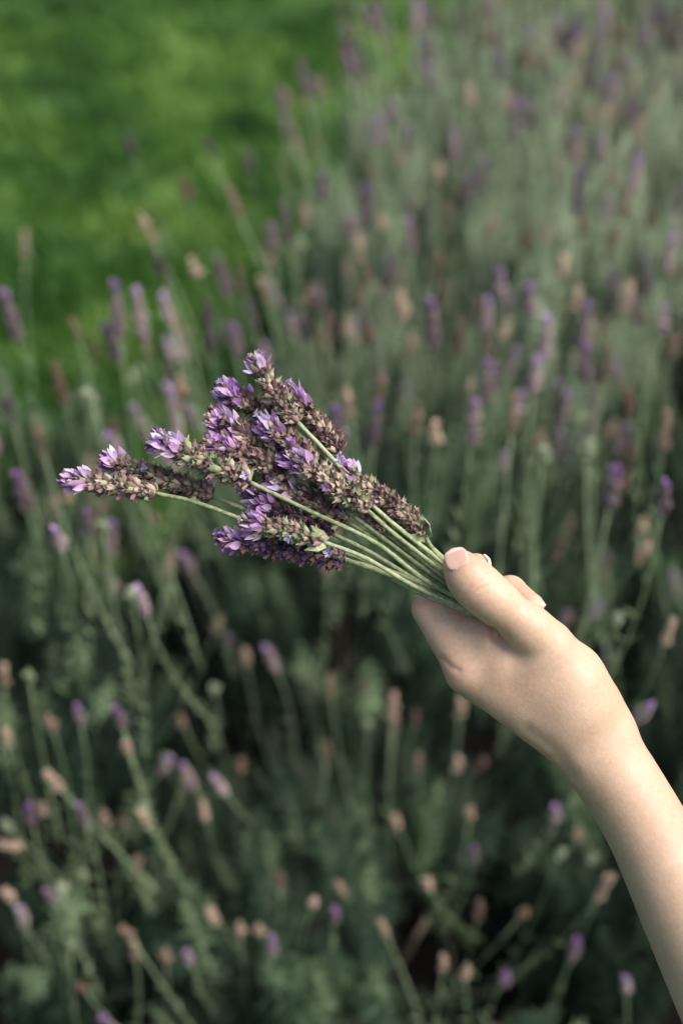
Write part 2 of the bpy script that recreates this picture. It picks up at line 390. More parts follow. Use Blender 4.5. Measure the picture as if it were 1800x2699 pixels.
BUSH = [  # x, y, scale, turn, height, label
    (-.46, 1.08, 1.0, 0.3, 1.0, 'lavender bush with pale buds beside the dark cleft, below the held purple tips'),
    (.52, 1.0, 1.0, 1.9, .98, 'shaded lavender bush with dried heads below the outstretched hand'),
    (-.42, 1.50, .62, 1.7, .86, 'small lavender bush at the lawn edge above the tips of the held bunch'),
    (.62, 1.52, 1.0, 2.2, .98, 'lavender bush directly behind the forearm'),
    (.04, 1.38, 1.0, 5.2, .95, 'lavender bush behind the cut stems, at the back of the dark cleft'),
    (.44, 1.92, 1.0, 0.9, 1.04, 'lavender bush with vivid purple spikes around one tall dried head'),
    (.20, 2.14, .95, 2.7, 1.08, 'lavender bush at the lawn edge whose dark spikes lean out over the grass'),
    (.72, 2.24, 1.05, 3.6, 1.1, None), (.38, 2.72, 1.05, 0.2, 1.12, 'pale lavender bush farthest along the lawn edge'),
    (.92, 2.70, 1.05, 4.6, 1.12, None), (.66, 3.22, 1.05, 5.5, 1.1, None),
]
BUSH += [(.92, .66, 1.0, 0.6, 1.3, 'unseen added tall lavender bush shading the bed below the forearm'), (1.08, 1.24, 1.0, 3.1, 1.3, 'unseen added tall lavender bush shading the bush behind the forearm'),  # two unseen bushes added, made taller to shade the near right of the bed
    (.02, .90, .95, 2.9, .66, 'lowest sparse lavender bush down in the dark hollow')]
DEF_LABEL = 'pale grey-green lavender bush deep in the bed among its neighbours'
bushes = []
for i, (x, y, s, turn, hs, lab) in enumerate(BUSH):
    b = empty('lavender_bush', (x, y, .06))
    tag(b, lab or DEF_LABEL, 'lavender bush', 'lavender bushes growing in the bed')
    r = random.Random(900 + i); Rb, H = .34 * s, .56 * hs; low = y < 1.0 and hs < .7; kk = 1.0 if low else .98 if y < 1.2 else 1.04 if y < 1.9 else 1.02; hs *= kk; H *= kk
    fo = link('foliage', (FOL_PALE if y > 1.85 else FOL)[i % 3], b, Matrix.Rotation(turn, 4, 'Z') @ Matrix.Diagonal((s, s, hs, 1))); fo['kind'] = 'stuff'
    for k in range(7):
        link('woody_branch', BRANCH[k % 3], b, Matrix.Rotation(k * .9 + turn, 4, 'Z') @ Matrix.Diagonal((s, s, hs * .8, 1)))
    T = Matrix.Rotation(turn, 4, 'Z') @ Matrix.Diagonal((s, s, hs, 1))
    for k in range(60 if low else 120 if y < 1.51 else 190):
        p, d = in_clump(r.choice(CLUMPS[i % 3]), r, .34, r.uniform(-.02, .02)); p = T @ p
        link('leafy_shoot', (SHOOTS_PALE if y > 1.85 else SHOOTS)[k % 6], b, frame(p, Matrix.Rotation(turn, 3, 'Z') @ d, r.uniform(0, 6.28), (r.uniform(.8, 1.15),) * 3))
    bushes.append((b, x, y, Rb, H))

def add_spike(pos, d, kind, r, scale=1.0, nst=4):
    """pos = base of the flower head in the world; it joins the bush whose centre is nearest"""
    b, x, y, Rb, H = min(bushes, key=lambda q: (q[1] - pos[0]) ** 2 + (q[2] - pos[1]) ** 2)
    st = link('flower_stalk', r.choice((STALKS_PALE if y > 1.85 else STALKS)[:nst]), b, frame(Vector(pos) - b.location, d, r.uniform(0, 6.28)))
    link('flower_head', r.choice(HEADS[kind]), st, Matrix.Diagonal((scale, scale, scale, 1)))

# flower heads as the photograph shows them: (x, y of the tip on the 1568 px print, kind, lean in degrees)
SPIKES = '''285 290 K -14;310 470 D -20;410 380 D -12;465 300 K -16;520 420 D -22;565 330 K -6;640 180 K -4;690 150 K -14;800 70 K -5;985 10 K -14
740 390 p 0;700 450 D 3;620 510 P -5;685 545 G 0;650 480 K -5;715 620 D 8;690 700 K -4;730 640 K 4;475 715 K 0;540 740 P -5;265 670 p -3;315 685 p -4;370 660 p -14;15 690 p -10
160 700 D -12;235 730 p -14;125 830 D -5;195 890 G -12;400 905 P 0;410 840 D 2;300 850 G -14;5 880 K -8;80 950 D -6;250 1000 p -14;40 1090 p 0;200 1170 P 2;235 1195 G 0;315 1205 P 0
125 1205 p 0;350 1170 D 0;430 1290 D -5;455 1320 D 3;545 1330 D 0;600 1340 D 6;645 1340 D 0;320 1360 p -2;300 1350 G 0;605 1420 G 0;525 1455 p 0;490 1575 G 0;65 1540 G 0;175 1610 P 0
265 1620 P -5;105 1630 D 0;400 1620 D -16;285 1690 D 0;10 1660 D 0;390 1740 p 25;715 1560 D 4;750 1690 D 0;555 1730 D 3;105 1770 D -15;65 1840 p 0;180 1840 p -6;425 1765 p -14;495 1790 p -14
465 1840 D 0;10 1890 G -14;70 1945 D 70;310 1950 D 0;45 2080 p 5;105 2040 p -8;140 2030 G 0;190 2000 G 0;5 2030 D 0;270 2110 D -10;475 2080 D -14;550 2110 D 0;160 2160 G 5;375 2170 D 2
425 2180 P -2;305 2150 D 0;590 2120 D 0;625 2150 P 0;175 2250 D -10;640 1990 D 0;770 2020 D -14;770 2090 P 0;730 2050 D 10;870 2110 D -12;900 1860 D -14;970 2010 D -14;1080 1840 D -3
1120 1735 D 18;1055 1730 D 4;960 1720 D 0;1060 1590 D 0;955 1630 D 0;905 1630 D 0;830 1560 D -6;1090 1940 P 0;1105 2060 D 0;1215 2080 D 14;1275 1860 p -5;1330 1900 D -6;1290 1950 G 8;1360 1965 G 8
1395 2010 D 8;1020 2185 D 0;1070 2200 D 0;1165 2230 P 0;1325 2160 p 2;1435 2240 p -8;1390 1500 P -2;1420 1410 G 3;1340 1430 G 0;1310 1400 D 0;1545 1420 D 4;1500 1610 p 18;1500 1230 D 18
1530 1095 p 0;1400 1030 D 16;1415 1065 P 4;1290 1110 D 5;1310 1180 D 0;1160 1100 D 12;1065 1140 p 0;1075 1180 D 0;1000 1160 D 5;850 1350 G 3;895 1350 G 8;1215 1140 G 0;1250 1020 G 6;1350 1005 G 0
1075 1030 D -6;1005 930 D 2;1090 920 p 0;865 940 P 4;900 990 D 0;880 830 D 5;960 890 D 0;790 870 D -8;770 940 p -6;990 705 P -3;1060 730 D 3;1120 830 p 0;1120 690 p 4;1150 610 p 0;1170 700 D 6
1215 640 p -8;1255 740 P -2;1235 800 P 0;1330 645 D 2;1350 690 P 3;1345 770 P 2;1395 790 D 5;1430 870 D -14;1530 690 p 4;1555 720 D 0;1530 940 D 0;840 450 p 0;870 460 D -10;1030 450 D 6;1075 410 p 0
1125 500 D 2;1220 490 D 10;1330 400 P 2;1400 450 P 3;1440 420 D -3;1465 350 P 2;1420 500 D 8;1540 560 p 3;1190 250 p 2;1380 300 p 0;1320 300 p 0;1365 150 p 4;1455 170 D 0;1500 250 D 40
870 260 p -4;940 280 p 0;900 220 p -4;1010 350 D 5;1080 170 D 0;1170 180 D 3;1280 190 D 0;1410 10 D 4;1520 10 p 0;1140 60 K -6;1050 30 K -8;1240 20 D 0;1320 80 p 4;1550 120 D 6;1480 60 p 2
920 640 D 0;830 620 D 3;850 720 D 4;1010 560 D 6;940 520 p -3;1300 560 D 4;1260 480 D 0;1500 450 D 2;1490 830 G 2;1180 900 D 3;1450 640 D 5;1040 300 p -3;760 700 D 3;590 620 D -10;500 600 K -16;430 560 D -14;350 560 K -16;820 520 D -4'''
rs = random.Random(77)
for row in SPIKES.replace('\n', ';').split(';'):
    u, v, kind, lean = row.split(); u = float(u) * 1.148; v = float(v) * 1.148; lean = R(float(lean) + rs.uniform(-3, 3))
    z = .46 + .37 * min(1, max(0, (2350 - v) / 950)) + rs.uniform(-.035, .035)
    if kind == 'G': z -= .03
    d = Vector((math.sin(lean), rs.uniform(-.12, .22), math.cos(lean))).normalized()
    tip = ray_at_z(u, v, z)
    if tip.y < 1.0 and -.16 < tip.x < .24:               # these grow lower, in the hollow between the front bushes
        d = (d + Vector((0, -.25, 0))).normalized(); tip = ray_at_z(u, v, rs.uniform(.40, .48))
    elif tip.y < 1.0: d = (d + Vector((0, -.22, 0))).normalized()
    sc = rs.uniform(.85, 1.15) * (.88 if v < 1300 else .70)
    add_spike(tip - d * (.045 if kind != 'G' else .018) * sc, d, kind, rs, sc)
# the fainter spikes between them and beyond the frame
for (b, x, y, Rb, H) in bushes:
    for k in range(96 if y > 2 else 90 if y > 1.3 and Rb > .3 else 8 if y > 1.3 else 50 if y > 1 else 14):
        rr = Rb * 1.0 * math.sqrt(rs.random()); a = rs.uniform(0, 6.283)
        px, py = x + math.cos(a) * rr, y + math.sin(a) * rr
        z = .06 + H * (.5 + .5 * bush_h(rr / Rb)) + (rs.uniform(.04, .17) if y > 1.3 else rs.uniform(.01, .11))
        d = Vector((math.cos(a) * rr / Rb * .35 + rs.uniform(-.1, .1), math.sin(a) * rr / Rb * .25 + rs.uniform(-.1, .1), 1)).normalized()
        add_spike(Vector((px, py, z)), d, rs.choice('DDDppKGDDpP' if y > 1.3 else 'DDDpGDDKp'), rs, rs.uniform(.6, .85) * (1.2 if y > 1.49 else 1))

# ------------------------------------------------------------------ the person: bare forearm and hand, one continuous surface
def rc(P, a, b, ra, rb):
    ba = b - a; q = P - a; t = np.clip((q @ ba) / (ba @ ba), 0, 1)
    d = q - t[:, None] * ba
    return np.sqrt((d * d).sum(1)) - (ra + (rb - ra) * t)
def smin(a, b, k):
    h = np.maximum(k - np.abs(a - b), 0) / k
    return np.minimum(a, b) - h * h * k * .25
def chain(P, pts, k=2.5):
    F = None
    for (a, b) in zip(pts[:-1], pts[1:]):
        f = rc(P, hp(*a[:3]), hp(*b[:3]), a[3], b[3]); F = f if F is None else smin(F, f, k)
    return F
FINGER = {
    'index': [(1232, 1768, -4, 10.2), (1133, 1606, -12, 8.6), (1212, 1535, -15, 7.8), (1254, 1494, -4, 6.6)],
    'middle': [(1258, 1795, -21, 10.2), (1188, 1618, -31, 8.6), (1344, 1560, -15, 7.8), (1398, 1598, -2, 6.4)],
    'ring': [(1280, 1815, -37, 9.8), (1205, 1645, -48, 8.2), (1335, 1605, -36, 7.2), (1395, 1660, -24, 6.2)],
    'little': [(1315, 1838, -52, 9.0), (1245, 1690, -62, 7.2), (1340, 1655, -54, 6.5), (1390, 1695, -44, 5.6)],
}
THUMB = [(1538, 1855, -4, 14), (1497, 1777, 0, 13.0), (1438, 1704, 6, 11.8), (1392, 1657, 11, 10.2), (1303, 1584, 14, 9.6), (1257, 1545, 14.5, 9.9), (1229, 1516, 14, 8.6), (1207, 1487, 13, 6.8)]
ARM = catmull([(1585, 1990, 18.6, -9), (1692, 2160, 18.4, -7), (1806, 2385, 21.4, -5), (1927, 2628, 25, -3), (2090, 2960, 29, -1)], 4)   # wrist to elbow: u, v, radius, depth
def hand_sdf(P):
    # forearm: two parallel cones make the oval section (radius and ulna)
    arm = None
    for dz in (1, -17):
        c = chain(P, [(q[0], q[1], q[3] + dz, q[2]) for q in ARM], 3)
        arm = c if arm is None else smin(arm, c, 12)
    body = smin(arm, rc(P, hp(1546, 1976, -5), hp(1236, 1774, -4), 15.0, 10.2), 10)
    body = smin(body, rc(P, hp(1575, 1975, -20), hp(1258, 1795, -21), 15, 10.4), 8)
    body = smin(body, rc(P, hp(1585, 1975, -34), hp(1282, 1815, -37), 13, 10), 8)
    body = smin(body, rc(P, hp(1595, 1975, -42), hp(1318, 1838, -51), 12, 9.2), 8)
    body = smin(body, rc(P, hp(1560, 1900, -22), hp(1440, 1800, -26), 15, 12), 12)        # palm
    body = smin(body, rc(P, hp(1580, 1925, -8), hp(1500, 1802, -4), 12.8, 13.2), 14)        # thenar
    body = smin(body, rc(P, hp(1490, 1850, -1), hp(1335, 1745, 1), 14.5, 11.5), 14)             # first interosseous
    idx = chain(P, FINGER['index'], 2.0)
    idx = smin(idx, rc(P, hp(1196, 1656, -9), hp(1286, 1684, -2), 8.6, 10.0), 8)
    F = smin(body, idx, 5.0)
    for nm in ('middle', 'ring', 'little'):
        f = chain(P, FINGER[nm], 2.0); F = smin(F, f, 1.6)
    th = chain(P, THUMB, 6.5)
    w0, w1 = hp(1300, 1668, 6), hp(1380, 1760, 6); ax = (w1 - w0); t = np.clip(((P - w0) @ ax) / (ax @ ax), 0, 1)
    k = 1.2 + 13 * t * t
    F = smin(F, th, k)
    # creases: thumb joint, knuckle of the index
    def crease(F, pts, depth, w, zmin, zmax):       # a fold in the skin on the side that faces +z
        D = None
        for a, b in zip(pts[:-1], pts[1:]):
            a2, b2 = hp(*a, zmax)[:2], hp(*b, zmax)[:2]; q = P[:, :2] - a2; ba = b2 - a2
            t = np.clip((q @ ba) / (ba @ ba), 0, 1); d = np.linalg.norm(q - t[:, None] * ba, axis=1); D = d if D is None else np.minimum(D, d)
        return F + depth * np.exp(-(D / w) ** 2) * np.clip((P[:, 2] - zmin) / 4, 0, 1)
    F = crease(F, [(1218, 1570), (1238, 1548), (1268, 1530), (1296, 1521)], .36, .75, 13, 23)
    F = crease(F, [(1228, 1583), (1250, 1558), (1283, 1542), (1310, 1535)], .42, .75, 13, 23)
    F = crease(F, [(1240, 1590), (1258, 1572), (1280, 1558)], .12, .7, 13, 23)
    F = crease(F, [(1165, 1735), (1186, 1755), (1204, 1763)], .7, 1.5, -8, 0)
    F = crease(F, [(1296, 1655), (1301, 1676), (1299, 1690)], .8, 1.3, 0, 8)
    F = crease(F, [(1385, 1918), (1440, 1958), (1478, 1996), (1502, 2040)], .9, 3.4, -12, 0)
    # nail bed of the thumb sits a little lower than the skin round it
    return F
H_ = 0.8
lo = np.array([25., -345., -78.]); hi = np.array([262., -12., 32.])
dims = np.ceil((hi - lo) / H_).astype(int)
# coarse pass to find the blocks near the surface, fine pass only there
B = 8
nb = np.ceil(dims / B).astype(int); dims = nb * B + 1
bc = np.stack(np.meshgrid(*[(np.arange(n_) + .5) * B * H_ for n_ in nb], indexing='ij'), -1).reshape(-1, 3) + lo
fc = hand_sdf(bc).reshape(nb)
F = np.empty(dims, np.float32)
F[:] = np.repeat(np.repeat(np.repeat(np.pad(fc, ((0, 1),) * 3, mode='edge'), B, 0), B, 1), B, 2)[:dims[0], :dims[1], :dims[2]]
near = np.argwhere(np.abs(fc) < B * H_ * 1.35)
off = np.stack(np.meshgrid(*[np.arange(B + 1)] * 3, indexing='ij'), -1).reshape(-1, 3)
for s in range(0, len(near), 400):
    idx = (near[s:s + 400, None, :] * B + off[None]).reshape(-1, 3)
    F[idx[:, 0], idx[:, 1], idx[:, 2]] = hand_sdf(idx * H_ + lo)
def surface_nets(F, lo, h):
    S = F < 0; nx, ny, nz = F.shape
    c = np.zeros((nx - 1, ny - 1, nz - 1), np.int8)
    corners = [(i, j, k) for i in (0, 1) for j in (0, 1) for k in (0, 1)]
    for i, j, k in corners: c += S[i:nx - 1 + i, j:ny - 1 + j, k:nz - 1 + k]
    cell = np.argwhere((c > 0) & (c < 8)); ids = -np.ones(c.shape, np.int32); ids[tuple(cell.T)] = np.arange(len(cell))
    acc = np.zeros((len(cell), 3)); cnt = np.zeros(len(cell))
    for a in corners:
        for ax in range(3):
            if a[ax]: continue
            b = list(a); b[ax] = 1
            fa = F[cell[:, 0] + a[0], cell[:, 1] + a[1], cell[:, 2] + a[2]]; fb = F[cell[:, 0] + b[0], cell[:, 1] + b[1], cell[:, 2] + b[2]]
            m = (fa < 0) != (fb < 0); t = np.where(m, fa / np.where(m, fa - fb, 1), 0)
            p = np.tile(np.array(a, float), (len(cell), 1)); p[:, ax] = t
            acc[m] += p[m]; cnt[m] += 1
    V = (cell + acc / cnt[:, None]) * h + lo; quads = []
    for ax in range(3):
        sl0 = [slice(1, -1)] * 3; sl1 = [slice(1, -1)] * 3; sl0[ax] = slice(0, -1); sl1[ax] = slice(1, None)
        e = np.argwhere(S[tuple(sl0)] != S[tuple(sl1)]); o = np.ones(3, int); o[ax] = 0; e = e + o
        ins = S[tuple(e.T)]; u_, v_ = (ax + 1) % 3, (ax + 2) % 3
        def g(du, dv):
            q = e.copy(); q[:, u_] -= du; q[:, v_] -= dv; return ids[tuple(q.T)]
        q = np.stack([g(1, 1), g(0, 1), g(0, 0), g(1, 0)], 1); q[~ins] = q[~ins][:, ::-1]; quads.append(q)
    return V, np.concatenate(quads)
V, Q = surface_nets(F, lo, H_)
def grad(P, e=.3):
    f0 = hand_sdf(P); g = np.stack([hand_sdf(P + e * np.eye(3)[i]) - f0 for i in range(3)], 1)
    return g / np.maximum(np.linalg.norm(g, axis=1, keepdims=True), 1e-6)
# relax tangentially, then drop back on the surface
for it in range(3):
    s = np.zeros_like(V); c = np.zeros(len(V))
    for k in range(4):
        np.add.at(s, Q[:, k], V[Q[:, (k + 1) % 4]] + V[Q[:, k - 1]]); np.add.at(c, Q[:, k], 2)
    V = V * .4 + .6 * s / c[:, None]
V = V - grad(V) * (hand_sdf(V) * .8)[:, None]
# flush: pinker skin on fingertips, knuckle and web
fl = np.zeros(len(V))
for (p, r_, a_) in (((1207, 1490, 16), 9, .38), ((1252, 1499, -3), 10, .5), ((1395, 1595, -2), 12, .45), ((1100, 1590, -6), 9, .35), ((1192, 1765, 0), 9, .42), ((1296, 1660, 9), 7, .5),
                    ((1250, 1632, 0), 9, .3), ((1350, 1860, 10), 20, .10), ((1262, 1545, 24), 9, .22)):
    fl = np.maximum(fl, a_ * np.exp(-(np.linalg.norm(V - hp(*p), axis=1) / r_) ** 2))
WRIST = tow(hp(1600, 1984, -9)); OFFW = np.array(WRIST)
def to_world_np(V):
    m = np.array(HAND_M); return V / 1000 @ m[:3, :3].T + m[:3, 3]
me = bpy.data.meshes.new('person'); me.from_pydata((to_world_np(V) - OFFW).tolist(), [], Q.tolist()); me.materials.append(M['skin'])
me.polygons.foreach_set('use_smooth', [True] * len(Q))
at = me.attributes.new('flush', 'FLOAT', 'POINT'); at.data.foreach_set('value', fl.astype(np.float32)); me.update()
person = link('person', me); person.location = WRIST
tag(person, 'bare forearm and hand with thumb on top, fingers closed round the cut lavender stems', 'person')

def nail(center, tipdir, normal, L, W, lift=.25, over=1.0):
    c = np.array(center, float); a = np.array(tipdir, float); a /= np.linalg.norm(a); nrm = np.array(normal, float); nrm -= a * (a @ nrm); nrm /= np.linalg.norm(nrm); s = np.cross(a, nrm)
    nu, nv = 12, 16; P = []; al = []
    for j in range(nv + 1):
        y = j / nv * 2 - 1
        for i in range(nu + 1):
            x = i / nu * 2 - 1
            ew = math.sqrt(max(.02, 1 - abs(y) ** (3.2 if y < 0 else 3.6))) ; yy_ = y
            P.append(c + a * (yy_ * L / 2) + s * (x * ew * W / 2) + nrm * 9); al.append((y + 1) / 2)
    P = np.array(P)
    base = P.copy()
    for _ in range(40): P = P - nrm * np.clip(hand_sdf(P), -.6, 1.2)[:, None] * .8
    h = (P - base) @ nrm                                  # height along the normal, kept smooth over the free edge
    h = np.maximum(h, -9 - 2.6); al = np.array(al)
    hg = h.reshape(nv + 1, nu + 1)
    for j in range(1, nv + 1): hg[j] = np.maximum(hg[j], hg[j - 1] - .35 * (L / nv))
    xs_ = np.tile(np.linspace(-1, 1, nu + 1), nv + 1)
    Pt = base + nrm * (hg.reshape(-1) + lift - .45 * np.abs(xs_) ** 4 - .5 * np.maximum(0, .25 - al) / .25 + .25 * over * np.maximum(0, al - .6) / .4)[:, None]
    Pb = Pt - nrm * 1.8
    n1 = (nu + 1) * (nv + 1); fs = []
    for j in range(nv):
        for i in range(nu):
            q = j * (nu + 1) + i; fs.append((q, q + 1, q + nu + 2, q + nu + 1)); fs.append((n1 + q, n1 + q + nu + 1, n1 + q + nu + 2, n1 + q + 1))
    rim = [i for i in range(nu + 1)] + [j * (nu + 1) + nu for j in range(1, nv + 1)] + [nv * (nu + 1) + i for i in range(nu - 1, -1, -1)] + [j * (nu + 1) for j in range(nv - 1, 0, -1)]
    for p, q in zip(rim, rim[1:] + rim[:1]): fs.append((p, n1 + p, n1 + q, q))
    W_ = to_world_np(np.concatenate([Pt, Pb])) - OFFW
    me = bpy.data.meshes.new('nail'); me.from_pydata(W_.tolist(), [], fs); me.materials.append(M['nail'])
    me.polygons.foreach_set('use_smooth', [True] * len(fs))
    q = me.attributes.new('along', 'FLOAT', 'POINT'); q.data.foreach_set('value', np.tile(al, 2).astype(np.float32)); me.update()
    return link('nail', me, person)
nail(hp(1203, 1473, 18), (-.36, .93, -.10), (-.16, .10, 1), 10.4, 11.2, .16, .5)
nail(hp(1262, 1488, -1), (.42, .42, .80), (.80, .35, -.48), 6.0, 7.0, .12, .5)
nail(hp(1408, 1594, -2), (.70, -.60, .40), (.60, .74, .10), 9, 8.2, .14, .5)

# ------------------------------------------------------------------ the cut lavender sprigs
def calyx_mesh(seed, mat):
    r = random.Random(seed); mb = MB(); n = 6; vs = []; fs = []
    prof = ((0, .10), (.25, .22), (.62, .27), (.86, .22))
    for (z, rr) in prof:
        for k in range(n):
            a = 2 * math.pi * k / n; q = rr * (1 + r.uniform(-.12, .12)); vs.append((math.cos(a) * q + .1 * z * z, math.sin(a) * q, z))
    for j in range(len(prof) - 1):
        for k in range(n):
            a = j * n + k; b = j * n + (k + 1) % n; fs.append((a, b, b + n, a + n))
    base = len(vs)
    for k in range(n):
        a = 2 * math.pi * (k + .5) / n; q = .30 + r.uniform(-.10, .14); vs.append((math.cos(a) * q + .12, math.sin(a) * q, 1.02 + r.uniform(-.08, .22)))
    for k in range(n): fs.append((18 + k, 18 + (k + 1) % n, base + k))
    vs.append((.08, 0, .60)); c = len(vs) - 1
    for k in range(n): fs.append((18 + (k + 1) % n, 18 + k, c))
    mb.add(vs, fs); return mb.mesh('calyx', [M[mat]])
CAL = {m: [calyx_mesh(i * 7 + j, m) for j in range(3)] for i, m in enumerate(('cal_tan', 'cal_mauve', 'cal_green', 'cal_violet'))}
def petal_mesh(seed, mat):
    r = random.Random(seed); mb = MB(); rows = 5; vs = []; fs = []; w = (.10, .22, .30, .22, .03); cu = r.uniform(.05, .3)
    for j in range(rows):
        t = j / (rows - 1); zc = t; y = cu * t * t
        for k in (-1, 0, 1): vs.append((k * w[j] * (1 + r.uniform(-.1, .1)), y - abs(k) * -.12 * w[j] * 3, zc + (r.uniform(-.04, .04) if j else 0)))
    for j in range(rows - 1):
        for k in range(2):
            a = j * 3 + k; fs.append((a, a + 1, a + 4, a + 3))
    mb.add(vs, fs); return mb.mesh('petal', [M[mat]])
PET = {m: [petal_mesh(30 + i * 5 + j, m) for j in range(4)] for i, m in enumerate(('petal', 'petal_deep', 'petal_pale'))}
def corolla_mesh(seed, mat):
    r = random.Random(seed); mb = MB(); vs = []; fs = []; n = 5
    for (z, q) in ((0, .12), (.6, .16)):
        for k in range(n): a = 2 * math.pi * k / n; vs.append((math.cos(a) * q, math.sin(a) * q, z))
    for k in range(n): fs.append((k, (k + 1) % n, n + (k + 1) % n, n + k))
    for k in range(n):
        a = 2 * math.pi * (k + .5) / n; o = len(vs); q = r.uniform(.42, .6)
        vs += [(math.cos(a - .45) * q * .8, math.sin(a - .45) * q * .8, .78), (math.cos(a) * q * 1.1, math.sin(a) * q * 1.1, .8 + r.uniform(-.1, .1)), (math.cos(a + .45) * q * .8, math.sin(a + .45) * q * .8, .78)]
        fs += [(n + k, n + (k + 1) % n, o + 2, o), (o, o + 2, o + 1)]
    mb.add(vs, fs); return mb.mesh('corolla', [M[mat]])
COR = {m: [corolla_mesh(60 + i * 3 + j, m) for j in range(2)] for i, m in enumerate(('petal', 'petal_deep', 'petal_pale'))}

def grip(t, zl):
    lerp = lambda a, b: np.array(a, float) * (1 - t) + np.array(b, float) * t
    A_ = lerp((1163, 1464), (1100, 1560)); B_ = lerp((1296, 1588), (1270, 1628)); C_ = lerp((1375, 1672), (1340, 1682))
    return [hp(*A_, zl * 1.0), hp(*B_, -1.5 + zl * .35), hp(*C_, -9 + zl * .3)]
SG = 'cut lavender sprigs held in the hand'
def sprig(label, tip, base, mids, t, zl, style, purple, fat=1.0, bract=False, bow=0.0):
    purple *= .82; fat *= .95
    """tip/base (u, v on the 1568 print, depth mm) of the flower head, mids of the stem, t/zl = place in the bundle"""
    r = random.Random(int(tip[0] * 13 + tip[1])); f = 1.148
    T = hp(tip[0] * f, tip[1] * f, tip[2]); Bp = hp(base[0] * f, base[1] * f, base[2])
    P = [Bp] + [hp(m[0] * f, m[1] * f, m[2]) for m in mids] + grip(t, zl)
    path = [np.array(tow(p)) for p in catmull(P, 8)]
    root_loc = Vector(path[-1]); root = empty('lavender_sprig', root_loc); tag(root, label, 'lavender', SG)
    loc = lambda p: Vector(p) - root_loc
    mb = MB(); nP = len(path)
    tube(mb, [loc(p) for p in path], [.00098 + .00030 * (i / nP) + .00006 * math.sin(i * 1.7) for i in range(nP)], 8)
    link('stem', mb.mesh('stem', [M['stem']]), root)
    # flower head: core first
    wT, wB = loc(tow(T)), loc(tow(Bp)); L = (wT - wB).length; ax = (wT - wB) / L
    side = ax.cross(-FWD).normalized(); pd = (Vector(path[0]) - Vector(path[2])).normalized()
    def curve(s):                       # starts along the stem, bends to the tip
        k = s * (1 - s) * (1 - s)
        return wB + ax * (L * s) + (pd - ax * pd.dot(ax)) * (L * k * .9) + side * (bow * .001 * math.sin(math.pi * s))
    mb = MB(); cp = [curve(i / 8) for i in range(9)]
    tube(mb, cp, [.0014 + .0016 * math.sin(math.pi * min(1, .1 + i / 9)) for i in range(9)], 6)
    head = link('flower_head', mb.mesh('flower_head', [M[style[0]]]), root)
    Lmm = L * 1000; nw = max(6, int(Lmm / 2.9)); ph = r.uniform(0, 6)
    for k in range(nw):
        s = k / (nw - 1) * .93; c = curve(s); tg = (curve(min(1, s + .05)) - curve(s - .05)).normalized()
        e1 = tg.orthogonal().normalized(); e2 = tg.cross(e1)
        env = fat * (.86 + .34 * math.sin(math.pi * min(1, .22 + s * .78)) - .25 * max(0, s - .8)); cnt = 11 if s < .8 else 9
        for q in range(cnt):
            a = ph + k * .35 + q * 2 * math.pi / cnt + r.uniform(-.22, .22); rad = e1 * math.cos(a) + e2 * math.sin(a)
            sp = R(52 - 18 * s + r.uniform(-24, 22)); d = tg * math.cos(sp) + rad * math.sin(sp)
            size = .0050 * env * r.uniform(.7, 1.3)
            pu = max(0, (s - (1 - purple)) / max(purple, .05))
            if r.random() < pu * .4: mat = 'cal_violet'
            else: mat = r.choice(style)
            pos = c + rad * .0013 + tg * r.uniform(-.0008, .0008)
            link('calyx', r.choice(CAL[mat]), head, frame(pos, d, r.uniform(0, 6.28), (size * 1.05, size * 1.05, size)))
            if r.random() < .2 * pu or r.random() < .012:
                m2 = r.choice(('petal', 'petal', 'petal_deep', 'petal_pale')) if r.random() < .8 else 'petal_deep'
                link('corolla', r.choice(COR[m2]), head, frame(pos + d * size * .7, (d + tg * .3 + Vector((r.uniform(-.3, .3), r.uniform(-.3, .3), r.uniform(-.3, .3)))).normalized(), r.uniform(0, 6), (.0044 * r.uniform(.8, 1.2),) * 3))
    # tuft of petals at the tip
    npet = int(84 * purple / .35) if purple > 0 else 3
    for q in range(npet):
        s = 1 - purple * .75 * r.random() ** 1.1; c = curve(s); tg = (curve(min(1, s + .05)) - curve(s - .05)).normalized()
        e1 = tg.orthogonal().normalized(); e2 = tg.cross(e1); a = q * 2.4 + r.uniform(-.3, .3); rad = e1 * math.cos(a) + e2 * math.sin(a)
        sp = R(12 + 36 * (1 - s) / max(purple, .05) + r.uniform(-10, 24)); d = tg * math.cos(sp) + rad * math.sin(sp); size = .0066 * r.uniform(.6, 1.5)
        m2 = r.choice(('petal', 'petal', 'petal', 'petal', 'petal_deep', 'petal_pale'))
        # keep the tip where the photograph has it
        link('petal', r.choice(PET[m2]), head, frame(c - tg * size * .75 + rad * .0022, d, r.uniform(0, 6.28), (size * .72, size * .72, size)))
    if bract:
        for sgn in (1, -1):
            mb = MB(); d = (ax * .9 + side * sgn * .5 - FWD * .3).normalized()
            for jj in range(1): leaf_blade(mb, wB - ax * .002 + side * sgn * .001, d, -FWD, .011, .0045, .3)
            link('bract', mb.mesh('bract', [M['stem']]), root)
    return root
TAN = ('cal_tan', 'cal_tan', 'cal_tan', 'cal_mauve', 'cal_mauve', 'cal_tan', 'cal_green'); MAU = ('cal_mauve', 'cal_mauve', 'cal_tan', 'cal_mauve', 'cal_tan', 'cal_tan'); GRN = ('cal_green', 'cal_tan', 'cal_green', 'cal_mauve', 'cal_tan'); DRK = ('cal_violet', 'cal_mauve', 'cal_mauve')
sprig('lavender sprig whose small purple tip reaches farthest from the hand', (146, 1098, 2), (357, 1132, 4), [(470, 1160, 3), (700, 1250, 1)], .88, 1, TAN, .30, .88)
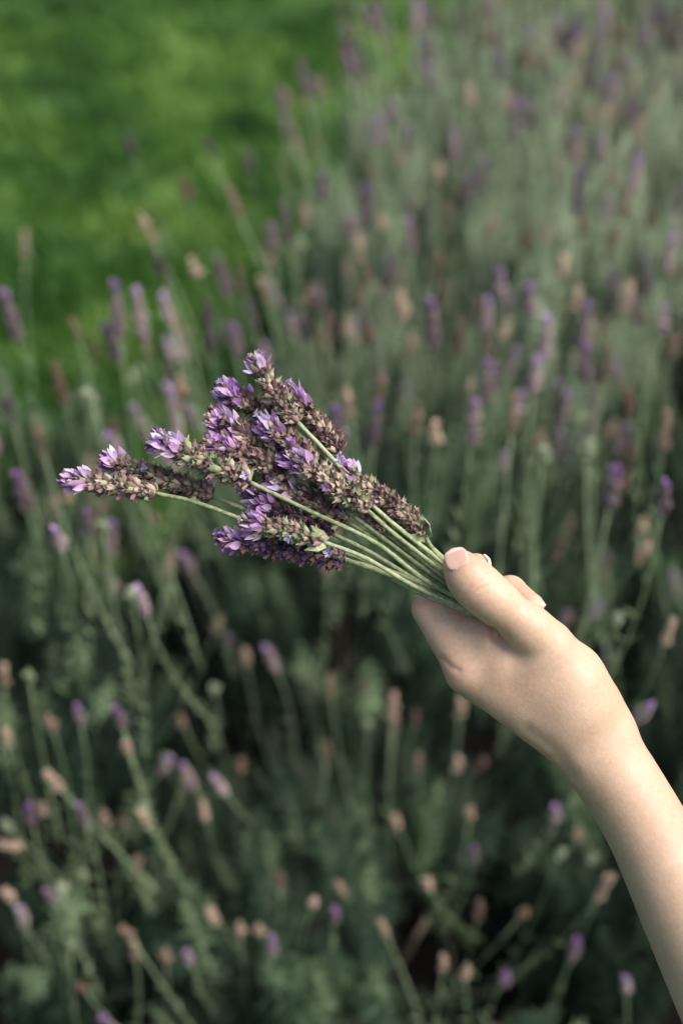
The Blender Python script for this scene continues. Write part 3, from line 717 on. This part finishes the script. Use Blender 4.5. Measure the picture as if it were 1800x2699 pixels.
sprig('brown lavender sprig lying just above the farthest-reaching one', (230, 1053, -6), (485, 1138, -5), [(600, 1185, -5), (760, 1255, -5)], .80, -3, TAN, .16, .92)
sprig('lavender sprig with fluffy lilac tip and a long bare stem crossing in front', (346, 1004, 8), (572, 1106, 8), [(700, 1168, 7), (860, 1245, 6)], .68, 4, TAN, .34, 1.05)
sprig('lavender sprig with pink-purple tip and a white fleck, under the topmost brown sprig', (500, 890, -6), (672, 985, -6), [(790, 1090, -6)], .22, -3, MAU, .36, .95)
sprig('topmost brown lavender sprig with a tiny pale blue tip', (578, 822, 2), (682, 968, 5), [(760, 1050, 5), (860, 1165, 4)], .12, 2, TAN, .12, .88)
sprig('lavender sprig with mauve slanting head at the upper edge, above the bare stem', (662, 890, -4), (776, 1034, -3), [(830, 1112, -3)], .02, -1, MAU, .34, .86)
sprig('lavender sprig with the largest spread of open violet petals', (482, 953, 0), (655, 1058, -4), [(780, 1145, -5)], .38, -4, MAU, .40, 1.08)
sprig('lavender sprig with long violet tip below the largest petals', (472, 1008, 2), (672, 1096, 0), [(790, 1170, -2)], .48, -2, MAU, .38, 1.0)
sprig('short lavender sprig with violet petals wedged in the middle of the bunch', (592, 965, 3), (722, 1062, 1), [(820, 1150, 0)], .30, 0, MAU, .38, 1.0)
sprig('lavender sprig with violet tip and a full brown head, foremost of the bunch', (655, 1036, 9), (842, 1170, 8), [(900, 1222, 6)], .28, 4, TAN, .36, 1.0)
sprig('lavender sprig with dark rosy head behind the long bare stem', (612, 1094, 0), (795, 1196, -3), [(880, 1250, -4)], .58, -4, MAU, .36, 1.0)
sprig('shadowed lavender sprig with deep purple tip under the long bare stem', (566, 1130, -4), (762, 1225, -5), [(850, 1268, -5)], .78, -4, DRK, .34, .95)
sprig('lavender sprig with pink tip and green-grey lower head, lowest in front', (560, 1196, 8), (740, 1243, 8), [(840, 1282, 7)], .92, 3, GRN, .22, .88, True)
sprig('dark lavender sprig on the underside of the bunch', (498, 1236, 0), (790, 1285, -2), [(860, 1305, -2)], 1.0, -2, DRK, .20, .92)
sprig('small dried lavender sprig tucked between the stems', (800, 1135, -4), (905, 1222, -5), [], .45, -4, MAU, .0, .9)
sprig('lavender sprig whose brown head sits closest to the thumb, with a small green leaf', (768, 1066, 1), (974, 1228, 1), [], .06, 2, TAN, .22, .85, True)
leaf_root = bpy.data.objects['lavender_sprig.015']
mb = MB(); p0 = Vector(tow(hp(1126, 1412, 2))) - leaf_root.location
for (du, dv, dz, L_) in ((-16, -66, 6, .0125), (14, -26, 8, .006)):
    dr = (Vector(tow(hp(1126 + du, 1412 + dv, 2 + dz))) - leaf_root.location - p0).normalized(); leaf_blade(mb, p0, dr, RGT + UPV * .3, L_, .0042, .5)
link('leaf', mb.mesh('leaf', [M['leaf_pale']]), leaf_root)
